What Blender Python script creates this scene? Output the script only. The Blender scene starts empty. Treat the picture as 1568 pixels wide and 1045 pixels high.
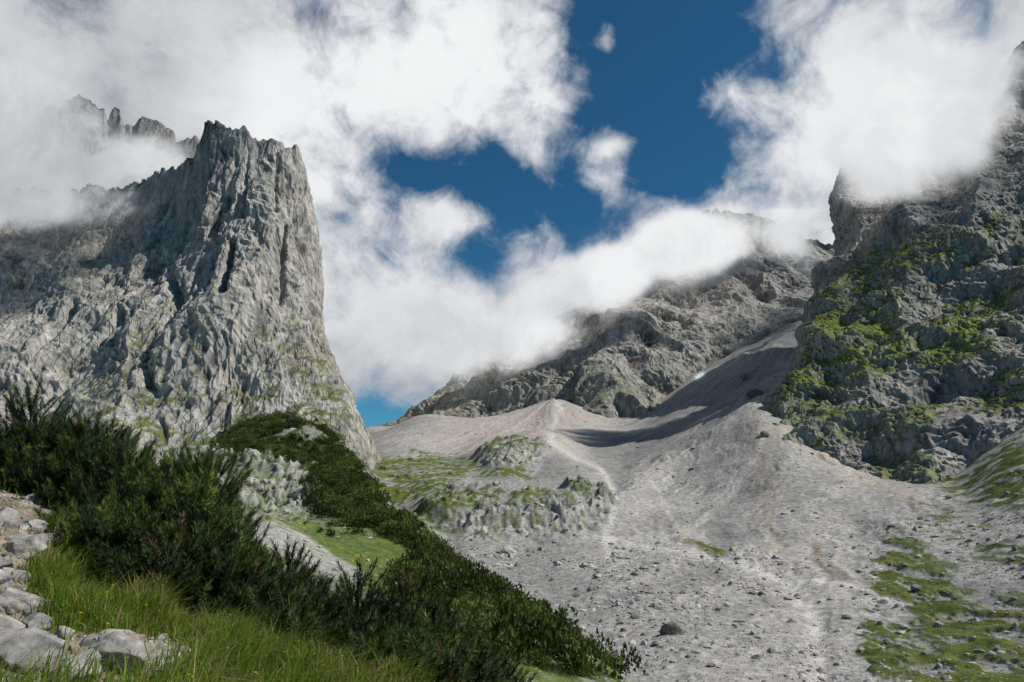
import bpy, bmesh, numpy as np, math, time
from mathutils import Vector, Matrix
T0=time.time()
F=1045.0; PI=math.pi; PT=math.radians(12); CX=784.0; CY=522.5
cP,sP=math.cos(PT),math.sin(PT)
rng=np.random.default_rng(7)
sc=bpy.context.scene
RES=1.0
# ------------------------------------------------------------ survey helpers
def ab(u,v):
    X=(np.asarray(u,float)-CX)/F; U=(CY-np.asarray(v,float))/F
    y=cP-U*sP; z=sP+U*cP
    return X/y, z/y
def uv(a,b):
    fw=cP+b*sP; up=-sP+b*cP
    return CX+F*a/fw, CY-F*up/fw
def W(u,v,D):
    a,b=ab(u,v); return np.stack([a*D,np.asarray(D)*np.ones_like(a),b*D],-1)
# ------------------------------------------------------------ noise
prm=rng.permutation(256).astype(np.int32)
gr=rng.normal(size=(256,3)); gr=(gr/np.linalg.norm(gr,axis=1)[:,None]).astype(np.float32)
def perlin(x,y,z=None):
    x=np.asarray(x,np.float32); y=np.asarray(y,np.float32)
    z=np.zeros_like(x) if z is None else np.asarray(z,np.float32)
    xf=np.floor(x); yf=np.floor(y); zf=np.floor(z)
    xi=xf.astype(np.int32); yi=yf.astype(np.int32); zi=zf.astype(np.int32)
    x=x-xf; y=y-yf; z=z-zf
    fx=x*x*x*(x*(x*6-15)+10); fy=y*y*y*(y*(y*6-15)+10); fz=z*z*z*(z*(z*6-15)+10)
    out=0
    for i in (0,1):
        hx=prm[(xi+i)&255]; wx=fx if i else 1-fx
        for j in (0,1):
            hy=prm[(hx+yi+j)&255]; wy=wx*(fy if j else 1-fy)
            for k in (0,1):
                g=gr[prm[(hy+zi+k)&255]]
                out=out+(g[...,0]*(x-i)+g[...,1]*(y-j)+g[...,2]*(z-k))*wy*(fz if k else 1-fz)
    return out*1.5
def fbm(x,y,z,oct=4,g=0.5):
    s=0;a=1.0
    for o in range(oct):
        s=s+a*perlin(x+17.3*o,y-9.1*o,(0*x if z is None else z)+5.7*o); x=x*2.03;y=y*2.03
        z=None if z is None else z*2.03
        a*=g
    return s
def sst(e0,e1,x):
    t=np.clip((x-e0)/(e1-e0),0,1); return t*t*(3-2*t)
def polymask(U,V,poly,feather):
    P=np.array(poly,float); out=np.zeros(U.shape,np.float32)
    sel=(U>P[:,0].min()-feather*2)&(U<P[:,0].max()+feather*2)&(V>P[:,1].min()-feather*2)&(V<P[:,1].max()+feather*2)
    if not sel.any(): return out
    x=U[sel];y=V[sel]; ins=np.zeros(x.shape,bool); d=np.full(x.shape,1e9)
    n=len(P)
    for i in range(n):
        x1,y1=P[i];x2,y2=P[(i+1)%n]
        if y1!=y2:
            c=((y1>y)!=(y2>y))&(x<(x2-x1)*(y-y1)/(y2-y1)+x1); ins^=c
        ex,ey=x2-x1,y2-y1; t=np.clip(((x-x1)*ex+(y-y1)*ey)/(ex*ex+ey*ey+1e-9),0,1)
        d=np.minimum(d,(x-x1-t*ex)**2+(y-y1-t*ey)**2)
    d=np.sqrt(d)*np.where(ins,1,-1)
    out[sel]=sst(-feather,feather,d); return out
def linemask(U,V,pts,w):
    P=np.array(pts,float); out=np.zeros(U.shape,np.float32)
    sel=(U>P[:,0].min()-60)&(U<P[:,0].max()+60)&(V>P[:,1].min()-60)&(V<P[:,1].max()+60)
    x=U[sel];y=V[sel]; d=np.full(x.shape,1e9)
    for i in range(len(P)-1):
        x1,y1=P[i][:2];x2,y2=P[i+1][:2]; ex,ey=x2-x1,y2-y1
        t=np.clip(((x-x1)*ex+(y-y1)*ey)/(ex*ex+ey*ey+1e-9),0,1)
        d=np.minimum(d,(x-x1-t*ex)**2+(y-y1-t*ey)**2)
    out[sel]=np.exp(-d/(w*w)); return out
# ------------------------------------------------------------ mesh helpers
def make_mesh(name,verts,faces,mats,attrs=None,smooth=True,matidx=None,link=True):
    me=bpy.data.meshes.new(name)
    verts=np.ascontiguousarray(verts,np.float32); faces=np.ascontiguousarray(faces,np.int32)
    nf,k=faces.shape
    me.vertices.add(len(verts)); me.vertices.foreach_set("co",verts.ravel())
    me.loops.add(nf*k); me.loops.foreach_set("vertex_index",faces.ravel())
    me.polygons.add(nf); me.polygons.foreach_set("loop_start",np.arange(0,nf*k,k,dtype=np.int32))
    me.polygons.foreach_set("use_smooth",np.full(nf,smooth,bool))
    for m in mats: me.materials.append(m)
    if matidx is not None: me.polygons.foreach_set("material_index",np.ascontiguousarray(matidx,np.int32))
    if attrs:
        for an,av in attrs.items():
            av=np.asarray(av,np.float32)
            if av.ndim==2:
                if av.shape[1]==3: av=np.concatenate([av,np.ones((len(av),1),np.float32)],1)
                at=me.attributes.new(an,'FLOAT_COLOR','POINT'); at.data.foreach_set("color",np.ascontiguousarray(av).ravel())
            else:
                at=me.attributes.new(an,'FLOAT','POINT'); at.data.foreach_set("value",np.ascontiguousarray(av))
    me.update(calc_edges=True)
    ob=bpy.data.objects.new(name,me)
    if link: sc.collection.objects.link(ob)
    return ob
def gridfaces(nr,nc):
    i=np.arange(nr*nc).reshape(nr,nc)
    return np.stack([i[:-1,:-1],i[:-1,1:],i[1:,1:],i[1:,:-1]],-1).reshape(-1,4)
# ------------------------------------------------------------ node helpers
class NT:
    def __init__(s,nt): s.nt=nt; nt.nodes.clear()
    def n(s,t,**k):
        nd=s.nt.nodes.new(t)
        for a,b in k.items(): setattr(nd,a,b)
        return nd
    def l(s,a,b): s.nt.links.new(a,b)
    def put(s,sock,v):
        if isinstance(v,bpy.types.NodeSocket): s.l(v,sock)
        else: sock.default_value=v
    def m(s,op,a,b=None,c=None,clamp=False):
        nd=s.n('ShaderNodeMath',operation=op,use_clamp=clamp); s.put(nd.inputs[0],a)
        if b is not None: s.put(nd.inputs[1],b)
        if c is not None: s.put(nd.inputs[2],c)
        return nd.outputs[0]
    def vm(s,op,a,b=None,out=0):
        nd=s.n('ShaderNodeVectorMath',operation=op); s.put(nd.inputs[0],a)
        if b is not None: s.put(nd.inputs[1],b)
        return nd.outputs[out]
    def scale(s,a,f):
        nd=s.n('ShaderNodeVectorMath',operation='SCALE'); s.put(nd.inputs[0],a); s.put(nd.inputs['Scale'],f); return nd.outputs[0]
    def noise(s,vec,scale,detail=5,rough=0.55,dist=0.0,out=0):
        nd=s.n('ShaderNodeTexNoise'); s.l(vec,nd.inputs['Vector']); nd.inputs['Scale'].default_value=scale
        nd.inputs['Detail'].default_value=detail; nd.inputs['Roughness'].default_value=rough; nd.inputs['Distortion'].default_value=dist
        return nd.outputs[out]
    def ramp(s,x,a,b,c=0.0,d=1.0,smooth=True):
        nd=s.n('ShaderNodeMapRange'); nd.interpolation_type='SMOOTHSTEP' if smooth else 'LINEAR'
        s.put(nd.inputs[0],x); nd.inputs[1].default_value=a; nd.inputs[2].default_value=b; nd.inputs[3].default_value=c; nd.inputs[4].default_value=d
        return nd.outputs[0]
    def mix(s,f,a,b,bt='MIX'):
        nd=s.n('ShaderNodeMix',data_type='RGBA',blend_type=bt); s.put(nd.inputs[0],f); s.put(nd.inputs[6],a); s.put(nd.inputs[7],b)
        return nd.outputs[2]
def vcmat(name,scales,bumpd,var=0.5,vstretch=1.0,rough=0.95,crack=None,translucent=0.0,det=4):
    m=bpy.data.materials.new(name); m.use_nodes=True; t=NT(m.node_tree)
    out=t.n('ShaderNodeOutputMaterial'); bs=t.n('ShaderNodeBsdfPrincipled')
    bs.inputs['Roughness'].default_value=rough; bs.inputs['Specular IOR Level'].default_value=0.15
    col=t.n('ShaderNodeAttribute',attribute_name='Col').outputs['Color']
    if scales:
        pos=t.n('ShaderNodeNewGeometry').outputs['Position']
        mp=t.vm('MULTIPLY',pos,(1,1,vstretch)); h=None
        for sc_,bd in zip(scales,bumpd):
            nz=t.noise(mp,sc_,det,0.62)
            col=t.scale(col,t.ramp(nz,0.3,0.7,1-var*0.5,1+var*0.5,False))
            hh=t.m('MULTIPLY',nz,bd); h=hh if h is None else t.m('ADD',h,hh)
        if crack:
            wn=t.scale(t.noise(mp,0.7/crack[0],2,0.5,0,1),crack[0]*1.6)
            vo=t.n('ShaderNodeTexVoronoi',feature='DISTANCE_TO_EDGE'); t.l(t.vm('ADD',mp,wn),vo.inputs['Vector']); vo.inputs['Scale'].default_value=1.0/crack[0]
            e=t.ramp(vo.outputs['Distance'],0.0,0.12,0,1)
            h=t.m('ADD',h,t.m('MULTIPLY',e,crack[1])); col=t.scale(col,t.ramp(e,0,1,crack[2],1.0))
        bp=t.n('ShaderNodeBump'); bp.inputs['Strength'].default_value=1.0; bp.inputs['Distance'].default_value=1.0
        t.l(h,bp.inputs['Height']); t.l(bp.outputs[0],bs.inputs['Normal'])
    t.l(col,bs.inputs['Base Color'])
    if translucent>0:
        tr=t.n('ShaderNodeBsdfTranslucent'); t.l(t.vm('MULTIPLY',col,(1.2,1.3,0.7)),tr.inputs['Color']); mx=t.n('ShaderNodeMixShader'); mx.inputs[0].default_value=translucent
        t.l(bs.outputs[0],mx.inputs[1]); t.l(tr.outputs[0],mx.inputs[2]); t.l(mx.outputs[0],out.inputs[0])
    else: t.l(bs.outputs[0],out.inputs[0])
    return m
M_ground=vcmat('ground_scree_grass',[0.5,3.0],[0.6,0.09],0.7)
M_rock=vcmat('limestone_cliff',[0.08,0.4],[2.4,0.65],0.6,0.28,crack=(7.0,0.5,0.8))
M_stone=vcmat('limestone_boulder',[3.0,18.0],[0.05,0.012],0.5)
M_scree=vcmat('scree_boulder',[1.0],[0.1],0.4,det=2)
M_grass=vcmat('grass_blades',None,None,rough=0.6,translucent=0.4)
M_needle=vcmat('pine_needles',None,None,rough=0.5,translucent=0.2)
M_bark=vcmat('pine_bark',[20.0],[0.01],0.6,det=2)
# ------------------------------------------------------------ GROUND
cp=[]
def add(*pts):
    for p in pts: cp.append(p)
add((0,1045,3.2),(150,1045,3.3),(300,1045,3.9),(450,1045,5.2),(600,1060,7),(740,1085,9),(850,1150,11),
 (0,900,5),(150,930,5.6),(300,965,6.6),(420,1000,8),(560,1060,9.5),
 (-100,745,8),(0,742,9),(100,775,10),(200,835,10.5),(300,905,10.5),(400,965,11),(500,1015,11.5),(640,1065,12),
 (-100,735,14),(0,740,14),(200,835,15),(400,985,16),(600,1090,16),
 (0,790,30),(200,870,30),(400,990,30),(500,1050,30),(700,1110,30),(850,1150,30),(700,1140,18),
 (0,1500,1.5),(400,1550,1.5),(800,1700,1.5),(1200,1900,1.5),(1568,1900,1.5),(1000,1500,8),(1400,1550,8),(1000,1330,20),(1300,1400,20),(1568,1400,20),
 (1000,1230,42),(1300,1250,50),(1568,1250,45))
add((0,760,100),(150,780,100),(250,800,110),(350,850,110),(450,905,95),(500,960,60),(600,985,62),(560,905,110),(700,1015,60),(640,950,88),(780,1045,62),(850,1070,62),
 (350,790,170),(420,800,160),(500,850,150),(600,870,150),(480,790,200),(400,740,240),(480,730,250),(320,740,230),
 (960,1047,85),(900,1010,98),(820,955,122),(740,900,150),(650,820,200),(600,780,235),(570,742,265),(520,680,300),(450,642,315),(380,648,320),(320,680,315),
 (740,925,172),(650,845,235),(820,985,138),(900,1035,110),(580,790,310))
add((0,690,370),(-150,620,400),(0,618,455),(100,665,430),(220,705,400),(310,700,380),(450,700,400),(560,725,430),(0,700,800),(300,720,800),(500,720,800),(500,720,1500))
add((1000,1085,95),(1200,1050,112),(1400,1050,108),(1568,1050,100),(1800,1030,100),
 (850,990,150),(1030,975,150),(1250,980,150),(1500,980,130),(790,905,208),(930,880,220),(1100,900,200),(1300,905,188),(1568,900,155),
 (705,835,275),(830,855,258),(940,830,275),(1050,832,262),(1200,825,255),(1400,830,225),(1568,800,200),
 (640,770,330),(600,745,400),(700,835,278),(800,833,277),(900,806,292),(690,772,318),(780,778,312),(860,782,308),(930,758,330),(760,738,400),(660,733,400),(850,738,395),
 (1000,760,360),(1080,750,370),(1150,750,345),(1250,745,325),(1400,765,285),(1470,760,285),(1510,712,300),(1568,668,300),(1800,600,290),
 (740,718,470),(820,712,470),(750,692,497),(790,680,505),(832,680,503),(780,676,560),
 (1165,655,420),(1240,700,380),(1340,735,345),(1100,665,470),(1000,685,520),(900,692,560),(700,700,560),(630,690,600),
 (850,612,860),(940,642,765),(1060,577,870),(1130,537,920),(1240,487,985),(1000,640,720),(1100,600,720),(1190,560,760),(1160,600,600),
 (760,642,780),(690,642,840),(640,637,900),(600,655,905),(560,657,905),(900,650,690),(820,650,700),
 (600,690,1500),(560,690,1300),(800,720,1300),(1000,700,1300),(1200,600,1400),(1400,700,700),(1568,700,700),(800,760,5000),(0,760,5000),(1500,760,5000))
cp=np.array(cp,float)
ca,cb=ab(cp[:,0],cp[:,1]); cl=np.log(cp[:,2])*0.3
def Uf(r2): return np.where(r2>1e-12,r2*np.log(r2+1e-20),0)
K=Uf((ca[:,None]-ca)**2+(cl[:,None]-cl)**2); n=len(cp)
A=np.zeros((n+3,n+3)); A[:n,:n]=K+np.eye(n)*2e-5; Pm=np.stack([np.ones(n),ca,cl],1); A[:n,n:]=Pm; A[n:,:n]=Pm.T
wts=np.linalg.solve(A,np.concatenate([cb,[0,0,0]]))
ncore=1000
acol=np.concatenate([-0.8-np.linspace(1,0,30,endpoint=False)**2*3.5,np.linspace(-0.8,0.8,ncore),0.8+(np.linspace(0,1,31)[1:])**2*3.5])
lrow=np.concatenate([np.linspace(math.log(a_),math.log(b_),k_,endpoint=False) for a_,b_,k_ in ((1,20,360),(20,60,90),(60,560,820),(560,1100,190),(1100,6500,50))]+[[math.log(6500)]])
nr=len(lrow)
ac=np.linspace(-0.95,0.95,420); lc=np.linspace(lrow[0],lrow[-1],560)
AA,LL=np.meshgrid(ac,lc); Bc=np.zeros(AA.size); fa=AA.ravel(); fl=LL.ravel()*0.3
for i in range(0,fa.size,20000):
    a_=fa[i:i+20000];l_=fl[i:i+20000]
    Bc[i:i+20000]=Uf((a_[:,None]-ca)**2+(l_[:,None]-cl)**2)@wts[:n]+wts[n]+wts[n+1]*a_+wts[n+2]*l_
Bc=Bc.reshape(AA.shape)
def bil(G,xs,ys,x,y):
    fx=np.clip(np.interp(x,xs,np.arange(len(xs))),0,len(xs)-1.001); fy=np.clip(np.interp(y,ys,np.arange(len(ys))),0,len(ys)-1.001)
    i=fx.astype(int);j=fy.astype(int);fx=fx-i;fy=fy-j
    return (G[j,i]*(1-fx)+G[j,i+1]*fx)*(1-fy)+(G[j+1,i]*(1-fx)+G[j+1,i+1]*fx)*fy
A2,L2=np.meshgrid(acol,lrow); B2=bil(Bc,ac,lc,np.clip(A2,-0.93,0.93),L2)
D2=np.exp(L2); X=A2*D2; Y=D2; Z=B2*D2
U2,V2=uv(A2,B2)
n25=fbm(X/25,Y/25,None,3); n6=fbm(X/6,Y/6,None,3); nP=fbm(X/6+3,Y/18,None,4,.6)
jit=np.where(D2>40,n25*18+n6*8,fbm(X/0.6,Y/0.6,None,3)*25)
Uj=U2+jit; Vj=V2+np.where(D2>40,n6*8,jit*0.7)
Up=U2+nP*30; Vp=V2+fbm(X/5+9,Y/14,None,3)*22
far=sst(40,70,D2)
near=1-sst(22,40,D2)
PINE=[(430,642),(500,662),(545,712),(600,785),(660,830),(742,900),(850,970),(940,1040),(870,1050),(750,990),(665,945),(600,885),(640,852),(560,815),(470,800),(455,770),(480,735),(430,705),(335,695),(340,650)]
pine=polymask(Uj,Vj,PINE,5)*far*(D2<340)*sst(-.4,-.15,n6*.7+n25*.6)
spur=polymask(U2,V2,[(300,640),(450,630),(530,670),(580,735),(660,815),(750,895),(860,968),(985,1060),(300,1060)],6)*far*(D2<330)
gravel=polymask(Uj,Vj,[(345,785),(430,802),(560,888),(545,905),(400,838),(345,812)],5)*spur*sst(-.6,.1,n6+.3)+polymask(Uj,Vj,[(720,1000),(820,1050),(740,1050)],8)*spur*0.9
rocky=np.clip(polymask(Uj,Vj,[(300,690),(420,700),(495,735),(510,800),(400,795),(320,770)],8)*spur*sst(-.25,.3,n6+.3*n25),0,1)
G=[]
for gi,pl in enumerate(([(1335,880),(1375,835),(1410,828),(1450,870),(1495,945),(1400,935),(1345,915)],[(1325,955),(1420,935),(1600,930),(1700,1060),(1375,1060),(1330,1010)],
 [(1405,775),(1480,800),(1440,808)],[(1440,752),(1510,705),(1600,650),(1700,800),(1500,768)],[(1530,835),(1600,830),(1600,890)],
 [(728,700),(770,680),(838,678),(826,700),(742,714)],[(650,775),(700,762),(760,760),(860,770),(925,745),(942,778),(860,805),(720,812)],
 [(560,700),(640,702),(720,720),(690,760),(700,830),(640,800),(580,760)],[(1060,830),(1118,842),(1108,862),(1068,850)],[(640,690),(720,705),(800,712),(830,740),(740,735),(650,715)])):
    G.append((polymask(Up,Vp,pl,9) if gi<5 else polymask(Uj,Vj,pl,7))*far*(D2<620))
gm=np.clip(sum(G),0,1)
lump=np.clip(0.55+0.8*n25+.3*n6,0.05,1.2)
plat=polymask(Uj,Vj,[(640,770),(700,752),(760,750),(860,760),(930,738),(948,775),(880,812),(800,826),(700,825)],14)*far*(D2>290)*(D2<350)*lump
plat2=polymask(Uj,Vj,[(725,692),(770,672),(842,668),(832,700),(745,710)],11)*far*(D2>455)*(D2<525)*lump
rub=polymask(U2,V2,[(1320,800),(1600,780),(1600,1060),(1320,1060)],40)*far*(D2<260)
patch=np.where(U2>1250,sst(-0.35,0.1,nP),sst(-0.3,0.2,n6+0.5*n25))
gm=np.clip(gm*(0.15+1.1*patch),0,1)
gm=np.maximum(gm,rub*sst(0.2,0.5,nP)*0.8)
hum=polymask(Uj,Vj,[(695,800),(860,790),(935,770),(935,800),(890,825),(700,832)],9)*far*(D2<340)*sst(-.5,.1,n6)+polymask(Uj,Vj,[(735,703),(830,692),(825,714),(740,720)],6)*far
hum=np.clip(hum,0,1)
RP=[(-80,735),(40,742),(70,790),(85,850),(40,900),(60,960),(170,985),(260,984),(325,1055),(-80,1060)]
frock=polymask(Uj,Vj,RP,14)*near
sp=np.maximum(D2*0.0028,0.01)
dz=np.zeros_like(Z)
for lam,amp in ((60,1.6),(28,1.0),(13,0.6),(6,0.34),(3,0.2),(1.4,0.10),(0.6,0.035),(0.25,0.016),(0.1,0.006)):
    w=sst(0.7,2.5,lam/sp)*sst(lam*1.0,lam*4,D2) if lam>2 else sst(0.7,2.5,lam/sp)
    if lam<3: w=w*(0.6+0.8*frock)
    msk=w>0
    nz=np.zeros_like(Z); nz[msk]=perlin(X[msk]/lam+lam,Y[msk]/lam)
    dz+=nz*w*amp
rk=np.clip(hum+rocky+plat*sst(0.1,0.4,n6)*0.6,0,1)
r1=1-np.abs(perlin(X/9,Y/9))*2; r2_=1-np.abs(perlin(X/3.5+9,Y/3.5))*2
dz+=rk*(r1*2.8+r2_*1.6-1.6)+plat*6.5+plat2*6+rocky*(r1*1.2)+gm*far*(0.35+.5*perlin(X/3,Y/5))
scree=np.clip(1-gm-pine-spur-rk,0,1)*far
Ap=W(1235,485,985)
ang=np.arctan2(X-Ap[0],Ap[1]-Y); rr=np.hypot(X-Ap[0],Ap[1]-Y)
ang=ang+0.03*perlin(X/110,Y/110)+.008*n25
fan=perlin(ang*20,rr/220)+0.6*perlin(ang*52+4,rr/120)+0.4*perlin(ang*130+4,rr/80)+0.3*perlin(ang*260+4,rr/40)
fan=fan*(0.6+sst(-.4,.4,perlin(X/60+5,Y/90)))
right=sst(850,960,U2)
dz+=scree*right*fan*np.clip(D2/400,0.2,1)*1.5
Bp=W(850,600,880); ang2=np.arctan2(X-Bp[0],Bp[1]-Y)+.02*n25; fan2=perlin(ang2*9,rr*0+2.5)+0.6*perlin(ang2*22,Y/150)+.4*perlin(ang2*50,Y/90)
dz+=scree*(1-right)*fan2*np.clip(D2/400,0.2,1)*1.5
gly=linemask(U2+n25*14,V2,[(1205,890),(1250,950),(1262,1050)],22)*far
gly2=linemask(U2+n25*8,V2,[(1235,500),(1150,585),(1050,650),(960,700),(935,740)],20)*far*(D2>330)
dz-=gly*0.9+gly2*5.0
Z=Z+dz
def gh(x,y):
    a=np.asarray(x)/np.asarray(y); l=np.log(y)
    c0=30; core=Z[:,c0:c0+ncore]; return bil(core,acol[c0:c0+ncore],lrow,a,l)
col=np.zeros(Z.shape+(3,))
def lay(c,m,var=None):
    global col
    c=np.array(c)
    cc=c if var is None else c*(1+var[...,None])
    m=np.clip(m,0,1)[...,None]; col=col*(1-m)+cc*m
def layc(c,m):
    global col
    m=np.clip(m,0,1)[...,None]; col=col*(1-m)+c*m
one=np.ones_like(Z)
gv=fbm(X/90,Y/90,None,3); fineR=perlin(X/1.3,Y/1.3); fine3=perlin(X/2.7+8,Y/2.7)
lay((0.292,0.283,0.271),one,0.18*gv+0.16*np.clip(n25,-1,1)+0.13*n6+0.22*fineR+0.17*fine3)
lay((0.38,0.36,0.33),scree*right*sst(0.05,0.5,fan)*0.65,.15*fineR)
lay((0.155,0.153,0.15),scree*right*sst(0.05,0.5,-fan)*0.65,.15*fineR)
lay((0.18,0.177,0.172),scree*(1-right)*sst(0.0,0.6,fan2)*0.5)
lay((0.37,0.33,0.29),scree*polymask(U2,V2,[(640,690),(690,640),(850,605),(940,640),(850,700)],25)*0.6)
lay((0.34,0.28,0.21),linemask(Uj,V2,[(1165,650),(1172,740),(1190,860)],16)*scree*0.4)
lay((0.33,0.28,0.22),linemask(Uj,V2,[(1200,660),(1330,735),(1400,765)],14)*scree*0.45)
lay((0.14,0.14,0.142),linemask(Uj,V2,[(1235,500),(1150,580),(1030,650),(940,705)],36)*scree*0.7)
lay((0.16,0.12,0.075),linemask(Uj,Vj,[(1045,826),(1075,845),(1108,860)],8)*0.85*far)
lay((0.17,0.135,0.10),linemask(Uj,Vj,[(1248,840),(1262,870),(1290,898)],8)*0.75*far)
lay((0.12,0.14,0.05),scree*sst(.55,.8,n6+.5*n25)*sst(820,760,V2)*(D2<600)*.5)
tj=perlin(X/30,Y/30)*8
for ln,wd,am in (([(858,620),(842,675),(868,695),(925,720),(950,752),(938,800),(928,850)],5,.7),([(930,825),(1060,850),(1160,876),(1300,903),(1400,935)],5,.95),([(1205,890),(1250,950),(1262,1050)],14,.6),([(640,690),(740,700),(800,740),(840,700)],4,.5),([(1000,740),(1040,820),(930,830)],4,.35),([(1165,655),(1160,700),(1110,760),(1040,830)],4,.4)):
    lay((0.45,0.435,0.41),linemask(U2+tj,V2+tj*.5,ln,wd)*am*far)
gcol=np.stack([0.090+0.035*n25+0.035*n6+.025*fineR,0.122+0.02*n25+0.03*n6+.025*fineR,0.024+0.01*n6],-1).clip(0.01,1)
lay((0.22,0.21,0.19),spur,0.3*fineR+.2*fine3)
layc(gcol,spur*(0.35+0.9*sst(-0.5,0.2,n6+0.7*n25)))
layc(gcol*1.05,spur*polymask(Uj,Vj,[(410,795),(560,815),(650,855),(600,885),(640,940),(560,895),(440,850)],10)*0.9)
layc(gcol*0.8,gm)
lay((0.26,0.255,0.24),rk,0.25*r1+0.3*fineR)
layc(gcol*.85,rk*sst(-0.05,0.4,perlin(X/4+3,Y/4)+.4*fineR)*0.75)
lay((0.32,0.31,0.29),gravel*0.85,0.2*fineR)
lay((0.045,0.064,0.018),pine*0.9,.4*fineR)
nf=fbm(X/0.5,Y/0.5,None,4)
layc(np.stack([0.085+0.03*nf,0.085+0.03*nf,0.03+0.01*nf],-1).clip(.01,1),near)
lay((0.24,0.195,0.15),frock,0.35*nf)
lay((0.8,0.81,0.83),linemask(U2,V2,[(1068,578),(1075,574)],4)*(D2>700))
gmat=np.stack([X,Y,Z],-1).reshape(-1,3)
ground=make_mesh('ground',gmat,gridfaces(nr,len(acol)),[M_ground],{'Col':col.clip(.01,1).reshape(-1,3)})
print('ground',time.time()-T0)
# ------------------------------------------------------------ MOUNTAINS
def gsm(arr,w):
    if w<1: return arr
    k=np.exp(-0.5*(np.arange(-3*int(w),3*int(w)+1)/w)**2); k/=k.sum(); p=3*int(w)
    out=np.empty_like(arr)
    for c in range(arr.shape[1]):
        a=arr[:,c]; a=np.concatenate([2*a[0]-a[p:0:-1],a,2*a[-1]-a[-2:-p-2:-1]]); out[:,c]=np.convolve(a,k,'valid')
    return out
def loft(rows,nu,segs,crest_i,sm=0.03):
    s=np.linspace(0,1,nu); R=[]
    for i,r in enumerate(rows):
        r=np.array(r,float)
        u=np.interp(s,r[:,0],r[:,1]);v=np.interp(s,r[:,0],r[:,2]);d=np.interp(s,r[:,0],r[:,3])
        R.append(gsm(W(u,v,d),nu*(sm if i<crest_i else 0.0025)))
    R=np.array(R); K=len(R); out=[]; tt=[]
    for i in range(K-1):
        p0=R[max(i-1,0)];p1=R[i];p2=R[i+1];p3=R[min(i+2,K-1)]
        if i+2>crest_i: p3=p2+(p2-p1)*0.5
        if i>=crest_i: p0=p1
        m=segs[i]; t=np.linspace(0,1,m,endpoint=(i==K-2))[:,None,None]
        if i>=crest_i: seg=p1+(p2-p1)*t
        else: seg=0.5*((2*p1)+(-p0+p2)*t+(2*p0-5*p1+4*p2-p3)*t*t+(-p0+3*p1-3*p2+p3)*t**3)
        out.append(seg); tt.append(i+t[:,0,0])
    return np.concatenate(out),np.concatenate(tt)
def normals(P):
    du=np.gradient(P,axis=1); dv=np.gradient(P,axis=0); N=np.cross(du,dv); N/=np.linalg.norm(N,axis=-1,keepdims=True)+1e-9
    if (N*P).sum(-1).mean()>0: N=-N
    return N
def rockdisp(p,S,tilt=(0.25,0.1),seed=0,vs=0.3,led=1.6,big=1.0,fin=1.0):
    x,y,z=p[...,0]+seed*31,p[...,1]+seed*17,p[...,2]
    wx=perlin(x/40,y/40,z/40)*9*S; wz=perlin(x/40+7,y/40,z/40)*10*S
    x=x+wx; z=z+wz
    d=0; fine=0
    for i,(lam,amp) in enumerate(((110,15),(55,9),(27,4.6),(13,2.7),(6.5,1.5),(3.2,0.7))):
        lam*=S; amp*=S*(big if i<3 else fin)
        vv=vs if i<4 else vs*1.8
        nz=perlin(x/lam+i*5,y/lam,z*vv/lam)
        r=(1-np.abs(nz)*2.4)
        r=r if i%2==0 else -r*0.9
        if i in(2,3,5): r=0.6*r+0.9*perlin(x/lam+50,y/lam,z*vv*1.5/lam)
        d=d+amp*r
        if i>=2: fine=fine+amp*r
    q=(z+tilt[0]*x+tilt[1]*y)/(19*S)+perlin(x/60,y/60,z/60)*1.1
    f=q-np.floor(q); l1=np.where(f<0.75,f/0.75,(1-f)/0.25)*(0.4+1.2*sst(-.3,.3,perlin(x/30,y/30,z/30+5)))
    d=d+l1*led*S
    q2=q*3.3+perlin(x/15,y/15,z/15)*0.8; f=q2-np.floor(q2); l2=np.where(f<0.75,f/0.75,(1-f)/0.25); d=d+l2*led*0.35*S
    return d,fine
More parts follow.
